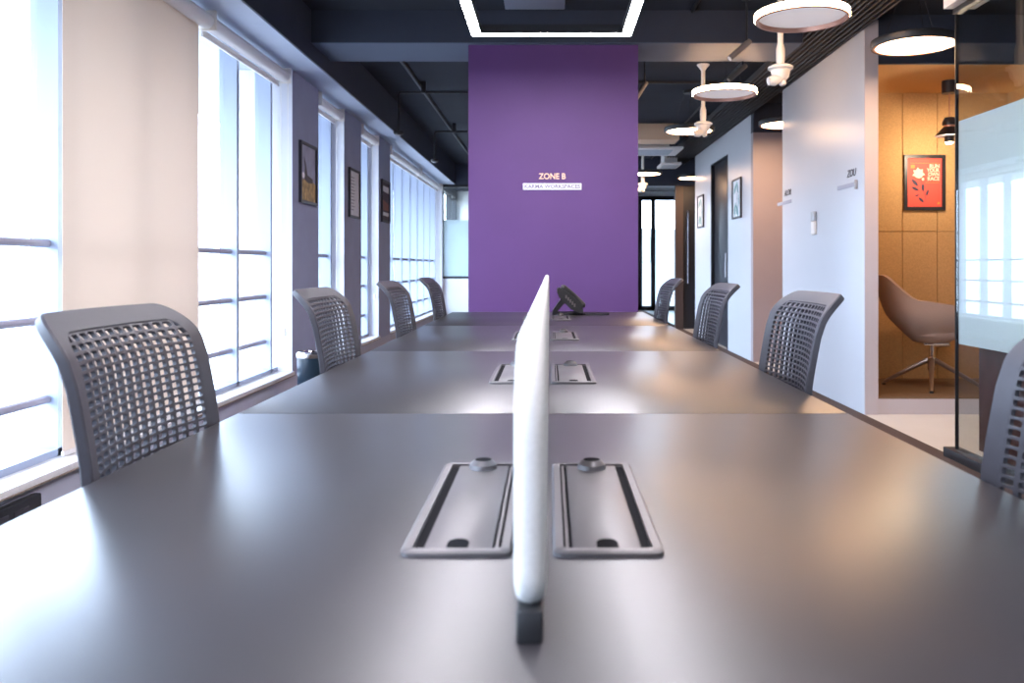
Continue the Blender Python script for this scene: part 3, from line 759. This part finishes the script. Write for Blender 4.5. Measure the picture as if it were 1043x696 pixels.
# ------------------------------------------------------------------ ceiling lamps
def ring_lamp(x, y, z, label, lit, grp='round pendant lamps'):
    t = thing('ring_lamp', label, 'lamp', (x, y, z), group=grp)
    R = 0.25
    if lit:
        bm = nb(); lathe(bm, [(R - 0.012, -0.012), (R - 0.004, -0.014), (R, -0.008), (R, 0.030), (R - 0.012, 0.036), (0.0, 0.036)], 48); obj('housing', bm, 'blackmetal', t)
        bm = nb(); lathe(bm, [(R - 0.012, -0.012), (R - 0.03, -0.012), (R - 0.03, -0.004)], 48); obj('rim_trim', bm, 'copper', t)
        bm = nb(); lathe(bm, [(R - 0.03, -0.006), (0.0, -0.006)], 48); obj('diffuser', bm, 'diffuser_on', t)
    else:
        # glowing outer wall, copper inner lip, recessed pale disc
        bm = nb(); lathe(bm, [(R - 0.020, 0.004), (R - 0.016, -0.020), (R - 0.006, -0.022), (R - 0.002, -0.018), (R - 0.002, 0.024), (R - 0.012, 0.028), (0.0, 0.028)], 56); obj('housing', bm, 'copper', t)
        bm = nb(); lathe(bm, [(R - 0.001, -0.014), (R + 0.002, -0.012), (R + 0.002, 0.020), (R - 0.001, 0.022)], 56); obj('rim_glow', bm, 'glow', t)
        bm = nb(); lathe(bm, [(R - 0.0195, 0.003), (0.0, 0.003)], 56); obj('diffuser', bm, 'diffuser', t)
    for k in range(3):
        a = 2 * PI * k / 3 + 0.4
        bm = nb(); tube(bm, [(0.19 * math.cos(a), 0.19 * math.sin(a), 0.026 if not lit else 0.036), (0.05 * math.cos(a), 0.05 * math.sin(a), CEIL - z - 0.02)], 0.0015, 5); obj('wire', bm, 'blackmetal', t)
    bm = nb(); lathe(bm, [(0, CEIL - z - 0.03), (0.06, CEIL - z - 0.03), (0.06, CEIL - z), (0, CEIL - z)], 24); obj('canopy', bm, 'blackmetal', t)
    return t
ring_lamp(1.375, 4.64, 2.40, 'largest looking round pendant lamp with glowing rim, nearest above the table side', False)
ring_lamp(1.375, 6.69, 2.40, 'second round glowing-rim pendant lamp from the viewer', False)
ring_lamp(1.40, 8.53, 2.40, 'round lit pendant lamp behind the second white ceiling pole', True)
ring_lamp(1.40, 12.5, 2.40, 'small looking round lit lamp beside the purple column, far down the passage', True)
ring_lamp(2.235, 5.22, 2.40, 'round lit pendant lamp in front of the ochre booth', True)
ring_lamp(2.33, 8.45, 2.45, 'round lit pendant lamp in the recess behind the pale partition', True)
ring_lamp(2.24, 13.3, 2.42, 'round lit pendant lamp past the far partition', True)

# rectangular LED frame over the table
t = thing('linear_lamp', 'white glowing rectangular lamp frame hanging over the table', 'lamp', (0.01, 2.0, 2.40))
L2, W2, b_ = 3.03, 0.470, 0.055
bm = nb()
for x0, x1, y0, y1 in ((-W2, W2, L2 - b_, L2), (-W2, W2, -L2, -L2 + b_), (-W2, -W2 + b_, -L2 + b_, L2 - b_), (W2 - b_, W2, -L2 + b_, L2 - b_)):
    box(bm, x0 + 0.001, x1 - 0.001, y0 + 0.001, y1 - 0.001, 0.0, 0.002)
obj('light_strip', bm, 'led', t, smooth=False)
bm = nb()
for x0, x1, y0, y1 in ((-W2, W2, L2 - b_, L2), (-W2, W2, -L2, -L2 + b_), (-W2, -W2 + b_, -L2 + b_, L2 - b_), (W2 - b_, W2, -L2 + b_, L2 - b_)):
    box(bm, x0, x1, y0, y1, 0.0021, 0.055)
obj('housing', bm, 'blackmetal', t, smooth=False)
for sx in (-1, 1):
    for sy in (-1, 1):
        bm = nb(); tube(bm, [(sx * (W2 - 0.015), sy * (L2 - 0.3), 0.055), (sx * (W2 - 0.015), sy * (L2 - 0.3), CEIL - 2.40)], 0.0015, 5); obj('wire', bm, 'blackmetal', t)

# white ceiling poles with a cup head
def cup_pole(x, y, label):
    t = thing('ceiling_pole', label, 'ceiling fixture', (x, y, 0), group='white ceiling poles with cup heads')
    bm = nb(); lathe(bm, [(0.018, 2.30), (0.018, 2.745), (0.030, 2.765), (0.055, 2.794), (0.055, CEIL), (0, CEIL)], 20); obj('pole', bm, 'whiteplastic', t)
    bm = nb(); lathe(bm, [(0.0, 2.30), (0.024, 2.30), (0.027, 2.33), (0.027, 2.40), (0.020, 2.43), (0.018, 2.43)], 20); obj('coupling', bm, 'whiteplastic', t)
    bm = nb(); lathe(bm, [(0.0, 2.205), (0.035, 2.205), (0.052, 2.225), (0.060, 2.265), (0.078, 2.275), (0.078, 2.288), (0.060, 2.298), (0.030, 2.305), (0, 2.305)], 28); obj('cup', bm, 'whiteplastic', t)
    bm = nb(); tube(bm, [(-0.005, -0.02, 2.215), (-0.05, -0.03, 2.195), (-0.085, -0.035, 2.19)], [0.022, 0.034, 0.026], 12)
    tube(bm, [(0.0, 0, 2.225), (0.015, -0.01, 2.17)], [0.036, 0.018], 12)
    obj('spout', bm, 'whiteplastic', t)
cup_pole(1.446, 5.33, 'white ceiling pole with cup head just behind the nearest round lamp')
cup_pole(1.34, 7.43, 'white ceiling pole with cup head crossing the second and third round lamps')
cup_pole(1.41, 12.9, 'tiny looking white ceiling pole far down the passage by the column')

# slatted ceiling grille along the right wall
t = thing('ceiling_grille', 'black slatted grille running along the ceiling edge above the partitions', 'ceiling grille', (0, 0, 0))
bm = nb()
for k in range(10):
    x = 1.80 + k * 0.042
    box(bm, x - 0.008, x + 0.008, 2.6, 13.8, 2.69, 2.735)
obj('slats', bm, 'slat', t, smooth=False)
bm = nb()
for y in (3.4, 4.7, 6.55, 8.1, 9.6, 11.2, 12.8): box(bm, 1.74, 2.195, y - 0.02, y + 0.02, 2.736, 2.765)
obj('cross_bars', bm, 'blackmetal', t, smooth=False)
for y in (3.4, 4.7, 6.55, 8.1, 9.6, 11.2, 12.8):
    bm = nb(); tube(bm, [(1.77, y, 2.765), (1.77, y, CEIL)], 0.006, 6); tube(bm, [(2.17, y, 2.765), (2.17, y, CEIL)], 0.006, 6); obj('hanger_rod', bm, 'blackmetal', t)

# conduits
def conduit(pts, r, label, m='blackmetal'):
    bm = nb(); tube(bm, pts, r, 10)
    return tag(obj('conduit', bm, m), label, 'conduit', 'ceiling conduits')
conduit([(0.98, -1, 2.792), (0.98, 5.845, 2.792)], 0.012, 'dark conduit on the ceiling left of the nearest round lamp')
conduit([(0.36, 6.39, 2.790), (0.36, 13.9, 2.790)], 0.014, 'dark conduit running beyond the cross beam toward the far passage')
conduit([(0.40, 8.1, 2.790), (1.60, 8.1, 2.790)], 0.014, 'dark conduit crossing the ceiling right of the column')
conduit([(1.66, 6.39, 2.794), (1.66, 13.9, 2.794)], 0.010, 'thin conduit beside the slatted grille beyond the cross beam')
conduit([(-1.26, 6.39, 2.786), (-1.26, 14.7, 2.786)], 0.018, 'dark conduit running away on the ceiling near the left beam')
conduit([(-1.23, 6.9, 2.790), (-0.30, 6.9, 2.790)], 0.014, 'dark conduit crossing the left ceiling just behind the cross beam')

# drop pipes with round heads at the left
def drop(x, y, zb, label, run):
    t = thing('drop_pipe', label, 'ceiling pipe', (x, y, 0), group='drop pipes at the left ceiling')
    bm = nb(); tube(bm, [(run, 0, 2.70), (0.02, 0, 2.70), (0.006, 0, 2.694), (0, 0, 2.68), (0, 0, zb + 0.03)], 0.013, 10); obj('pipe', bm, 'blackmetal', t)
    bm = nb(); lathe(bm, [(0, 0.0), (0.03, 0.0), (0.045, 0.008), (0.05, 0.02), (0.048, 0.034), (0.015, 0.04), (0, 0.04)], 24, (0, 0, zb)); obj('round_head', bm, 'black', t)
    bm = nb(); lathe(bm, [(0, -0.004), (0.024, -0.003), (0.03, 0.0)], 20, (0, 0, zb)); obj('lens', bm, 'grey_steel', t)
    bm = nb(); box(bm, run - 0.03 if run < 0 else 0.22, run if run < 0 else 0.26, -0.03, 0.03, 2.69, CEIL, 0.003); obj('hanger_box', bm, 'blackmetal', t)
drop(-1.444, 8.12, 2.29, 'drop pipe with round head, the nearer of the two by the left beam', 0.85)
drop(-1.42, 10.5, 2.32, 'drop pipe with round head, the farther of the two by the left beam', 0.85)

# spotlights
def spot(x, y, z, dx, label):
    t = thing('track_spotlight', label, 'spotlight', (x, y, z), group='ceiling spotlights')
    bm = nb(); tube(bm, [(0, 0, CEIL - z), (0, 0, 0.03)], 0.008, 8); lathe(bm, [(0, CEIL - z - 0.02), (0.035, CEIL - z - 0.02), (0.035, CEIL - z), (0, CEIL - z)], 16); obj('mount', bm, 'blackmetal', t)
    d = Vector((dx, -0.25, -0.8)).normalized()
    bm = nb(); tube(bm, [Vector((0, 0, 0.03)) - d * 0.03, Vector((0, 0, 0.03)) + d * 0.16], 0.020, 16); obj('barrel', bm, 'spot_grey', t)
    bm = nb(); tube(bm, [Vector((0, 0, 0.03)) + d * 0.1601, Vector((0, 0, 0.03)) + d * 0.163], 0.016, 16); obj('lens', bm, 'whiteplastic', t)
spot(1.285, 5.55, 2.46, -0.9, 'grey tilted spotlight between the first two round lamps')
spot(1.50, 6.60, 2.55, -0.9, 'grey tilted spotlight just above the second round lamp')
spot(0.78, 7.0, 2.50, -0.5, 'grey tilted spotlight beside the upper right of the purple column')

# cream duct and cassette far back, ceiling panels
bm = nb(); box(bm, 0.5, 1.60, 10.5, 10.9, 2.60, CEIL + 0.003, 0.004)
tag(obj('duct_box', bm, 'cream'), 'cream duct box under the ceiling beyond the third round lamp', 'duct')
t = thing('air_cassette', 'white air conditioning cassette with grey grille below the cream duct', 'air conditioner', (1.1, 11.3, 2.55))
bm = nb(); box(bm, -0.62, 0.62, -0.36, 0.36, 0.0, 0.03, 0.004); box(bm, -0.45, 0.45, -0.28, 0.28, 0.03, 0.253, 0.004); obj('casing', bm, 'white', t)
bm = nb()
for k in range(8): box(bm, -0.5, 0.5, -0.25 + k * 0.065, -0.215 + k * 0.065, -0.008, 0.0)
obj('grille', bm, 'acgrey', t, smooth=False)
t = thing('ceiling_vent', 'small white ceiling vent near the far bulkhead', 'vent', (1.85, 13.2, 2.58))
bm = nb(); box(bm, -0.15, 0.15, -0.30, 0.30, 0, 0.04, 0.004); box(bm, -0.1, 0.1, -0.2, 0.2, 0.04, 0.22); obj('casing', bm, 'white', t)
bm = nb()
for k in range(5): box(bm, -0.12, 0.12, -0.25 + k * 0.11, -0.2 + k * 0.11, -0.006, 0.0)
obj('grille', bm, 'acgrey', t, smooth=False)
bm = nb(); box(bm, -0.30, 0.10, 4.6, 5.72, 2.765, CEIL - 0.001, 0.004)
tag(obj('ceiling_panel', bm, 'grey_panel'), 'flat grey panel on the ceiling inside the rectangular lamp', 'ceiling panel')

# ------------------------------------------------------------------ booth furniture
t = thing('tub_chair', 'brown upholstered tub chair on a metal star base in the booth', 'chair', (2.895, 6.45, BZ))
def smooth01(v): v = max(0, min(1, v)); return v * v * (3 - 2 * v)
bm = nb(); NT, NS = 56, 12
def shell_pt(th, s, inset=0.0):
    c, sn_ = math.cos(th), math.sin(th)          # th = 0 faces +x (the open front)
    a = abs(math.atan2(sn_, c))
    arm = smooth01((a - 0.55) / 0.5)
    back = smooth01((a - 2.1) / 0.7)
    H = 0.46 + 0.155 * arm + 0.05 * smooth01((a - 1.0) / 1.2) + 0.185 * back
    zb = 0.345
    z = zb + (H - zb) * s
    k = math.sin(min(1, (0.06 + 0.94 * min(1.0, (z - zb) / 0.24))) * PI / 2)
    rx = (0.11 + 0.18 * k) - inset; ry = (0.10 + 0.19 * k) - inset
    x = rx * (abs(c) ** 0.85) * (1 if c > 0 else -1); y = ry * (abs(sn_) ** 0.85) * (1 if sn_ > 0 else -1)
    lean = -0.36 * max(0.0, z - 0.46) * smooth01((a - 1.5) / 1.2)
    return Vector((x + lean + 0.0, y, z))
R = []
for j in range(NS + 1):
    R.append([bm.verts.new(shell_pt(2 * PI * i / NT, j / NS)) for i in range(NT)])
for j in range(NS, -1, -1):
    s = j / NS
    ring = []
    for i in range(NT):
        p = shell_pt(2 * PI * i / NT, s, 0.030)
        if j == NS: p.z += 0.004
        ring.append(bm.verts.new(p + Vector((0, 0, 0.02 * (1 - s)))))
    R.append(ring)
for A, B in zip(R, R[1:]):
    for i in range(NT): bm.faces.new((A[i], A[(i + 1) % NT], B[(i + 1) % NT], B[i]))
bm.faces.new(R[0][::-1]); bm.faces.new(R[-1])
obj('shell', bm, 'shell', t, angle=60)
bm = nb()
lp = [[bm.verts.new((0.02 + p[0] * k, p[1] * k, z)) for p in rrect(0.40, 0.42, 0.16, 8)] for z, k in ((0.37, 0.8), (0.40, 0.95), (0.43, 0.98), (0.450, 0.93), (0.458, 0.8))]
n = len(lp[0])
for A, B in zip(lp, lp[1:]):
    for k in range(n): bm.faces.new((A[k], A[(k + 1) % n], B[(k + 1) % n], B[k]))
bm.faces.new(lp[0][::-1]); bm.faces.new(lp[-1]); obj('cushion', bm, 'shell', t)
bm = nb(); box(bm, -0.09, 0.10, -0.08, 0.08, 0.325, 0.345, 0.004); tube(bm, [(0, 0, 0.327), (0.03, 0, 0.315), (0.14, 0, 0.318)], 0.01, 8); obj('swivel_plate', bm, 'chrome', t)
bm = nb(); lathe(bm, [(0, 0.13), (0.026, 0.13), (0.03, 0.16), (0.03, 0.22), (0.022, 0.235), (0.018, 0.24), (0.018, 0.327), (0, 0.327)], 20); obj('column', bm, 'chrome', t)
for k in range(4):
    a = PI / 2 * k + math.radians(-114)
    d = Vector((math.cos(a), math.sin(a), 0))
    bm = nb(); tube(bm, [d * 0.02 + Vector((0, 0, 0.21)), d * 0.15 + Vector((0, 0, 0.135)), d * 0.325 + Vector((0, 0, 0.03)), d * 0.34 + Vector((0, 0, 0.012))], [0.02, 0.017, 0.013, 0.011], 10)
    lg = obj('leg', bm, 'bronze', t)
    bm = nb(); lathe(bm, [(0, 0), (0.015, 0), (0.015, 0.012), (0.009, 0.018), (0, 0.018)], 12, tuple(d * 0.337)); obj('glide', bm, 'black', lg)

t = thing('pendant_lamp', 'small black layered pendant lamp hanging in the booth', 'lamp', (3.055, 6.50, 0))
bm = nb(); lathe(bm, [(0, 2.36), (0.055, 2.36), (0.055, BT), (0, BT)], 24); obj('canopy', bm, 'shade', t)
bm = nb(); tube(bm, [(0, 0, 2.36), (0, 0, 2.17)], 0.004, 8); obj('cord', bm, 'copper', t)
bm = nb(); lathe(bm, [(0.0, 2.115), (0.05, 2.115), (0.052, 2.12), (0.05, 2.145), (0.035, 2.175), (0, 2.178)], 24); obj('top_cap', bm, 'shade', t)
bm = nb(); lathe(bm, [(0.0, 2.10), (0.042, 2.10), (0.042, 2.115), (0, 2.115)], 24); obj('copper_band', bm, 'copper', t)
bm = nb(); lathe(bm, [(0.036, 2.03), (0.105, 2.035), (0.048, 2.10), (0.0, 2.10)], 28); obj('shade', bm, 'shade', t)
bm = nb(); lathe(bm, [(0.034, 1.985), (0.036, 2.03), (0.03, 2.032)], 24); obj('neck', bm, 'shade', t)
bm = nb(); lathe(bm, [(0.0, 1.972), (0.02, 1.975), (0.032, 1.988), (0.03, 2.0), (0, 2.0)], 20); obj('bulb', bm, 'bulb', t)

# cabinet behind the glass
t = thing('wooden_cabinet', 'low mahogany cabinet standing behind the glass partition', 'cabinet', (2.275, 4.06, 0))
bm = nb(); box(bm, 0.0, 1.2, 0.0, 0.45, 0.06, 0.76, 0.004); obj('carcass', bm, 'wood', t)
bm = nb(); box(bm, 0.02, 1.18, 0.02, 0.43, 0.0, 0.06); obj('plinth', bm, 'base', t)
for k in range(2):
    bm = nb(); box(bm, 0.012 + k * 0.592, 0.596 + k * 0.592, -0.018, 0.0, 0.075, 0.745, 0.003); d = obj('door', bm, 'wood', t)
    bm = nb(); xx = 0.56 + k * 0.085; tube(bm, [(xx, -0.035, 0.36), (xx, -0.035, 0.48)], 0.005, 8); tube(bm, [(xx, -0.035, 0.37), (xx, -0.015, 0.37)], 0.004, 6); tube(bm, [(xx, -0.035, 0.47), (xx, -0.015, 0.47)], 0.004, 6); obj('handle', bm, 'grey_steel', d)

# bin and floor socket box at the window wall
t = thing('waste_bin', 'dark round waste bin with a silver rim by the window pier', 'bin', (-1.565, 5.62, 0))
bm = nb(); lathe(bm, [(0.0, 0.0), (0.092, 0.0), (0.096, 0.006), (0.104, 0.44), (0.098, 0.44), (0.09, 0.02), (0, 0.02)], 32); obj('body', bm, 'bin', t)
bm = nb(); lathe(bm, [(0.106, 0.438), (0.108, 0.445), (0.108, 0.465), (0.100, 0.475), (0.070, 0.475), (0.066, 0.468), (0.07, 0.46), (0.098, 0.44)], 32); obj('rim', bm, 'chrome', t)
t = thing('socket_box', 'dark wall socket box below the near window sill', 'socket', (XP, 2.82, 0.105))
bm = nb(); box(bm, 0.0, 0.035, -0.24, 0.22, 0.0, 0.125, 0.006); obj('box_body', bm, 'blackmetal', t)
for k in range(3):
    bm = nb(); box(bm, 0.035, 0.038, -0.16 + k * 0.11, -0.08 + k * 0.11, 0.03, 0.10, 0.001); s = obj('socket', bm, 'chair', t)
    bm = nb()
    for dy, dz in ((0.02, 0.035), (0.055, 0.035), (0.038, 0.058)): tube(bm, [(0.0378, -0.16 + k * 0.11 + dy, 0.03 + dz - 0.01), (0.0386, -0.16 + k * 0.11 + dy, 0.03 + dz - 0.01)], 0.006, 8)
    obj('socket_holes', bm, 'slot', s)

# ------------------------------------------------------------------ light, camera
wd = bpy.data.worlds.new('sky'); S.world = wd; wd.use_nodes = True
bg = wd.node_tree.nodes['Background']
# overcast sky above the horizon, darker ground below it
_nt = wd.node_tree; _tc = _nt.nodes.new('ShaderNodeTexCoord'); _sp = _nt.nodes.new('ShaderNodeSeparateXYZ'); _cr = _nt.nodes.new('ShaderNodeValToRGB')
_mr = _nt.nodes.new('ShaderNodeMapRange'); _mr.inputs['From Min'].default_value = -0.12; _mr.inputs['From Max'].default_value = 0.18
_nt.links.new(_tc.outputs['Generated'], _sp.inputs[0]); _nt.links.new(_sp.outputs['Z'], _mr.inputs['Value']); _nt.links.new(_mr.outputs['Result'], _cr.inputs['Fac'])
_cr.color_ramp.elements[0].color = (0.17, 0.19, 0.22, 1); _cr.color_ramp.elements[1].color = (0.64, 0.79, 1.0, 1)
_nt.links.new(_cr.outputs['Color'], bg.inputs['Color']); bg.inputs['Strength'].default_value = 17.0

ld = bpy.data.lights.new('booth_bulb', 'POINT'); ld.energy = 15; ld.color = (1.0, 0.78, 0.54); ld.shadow_soft_size = 0.03
lo = bpy.data.objects.new('booth_bulb_light', ld); COL.objects.link(lo); lo.location = (3.055, 6.50, 1.945)

cd = bpy.data.cameras.new('camera'); co = bpy.data.objects.new('camera', cd); COL.objects.link(co)
co.location = (0, 0, 1.04); co.rotation_euler = (PI / 2, 0, 0)
cd.sensor_width = 36; cd.lens = 866 / 1043 * 36
cd.shift_x = -(560 - 521.5) / 1043; cd.shift_y = -(348 - 271) / 1043
cd.clip_start = 0.02
cd.dof.use_dof = True; cd.dof.focus_distance = 2.8; cd.dof.aperture_fstop = 6.3
S.camera = co

S.view_settings.view_transform = 'Standard'; S.view_settings.look = 'None'
S.view_settings.gamma = 1.0; S.view_settings.use_curve_mapping = False
S.view_settings.exposure = 0.6
S.cycles.use_denoising = True
S.cycles.max_bounces = 12; S.cycles.diffuse_bounces = 5; S.cycles.glossy_bounces = 5; S.cycles.transparent_max_bounces = 16
S.cycles.caustics_reflective = False; S.cycles.caustics_refractive = False
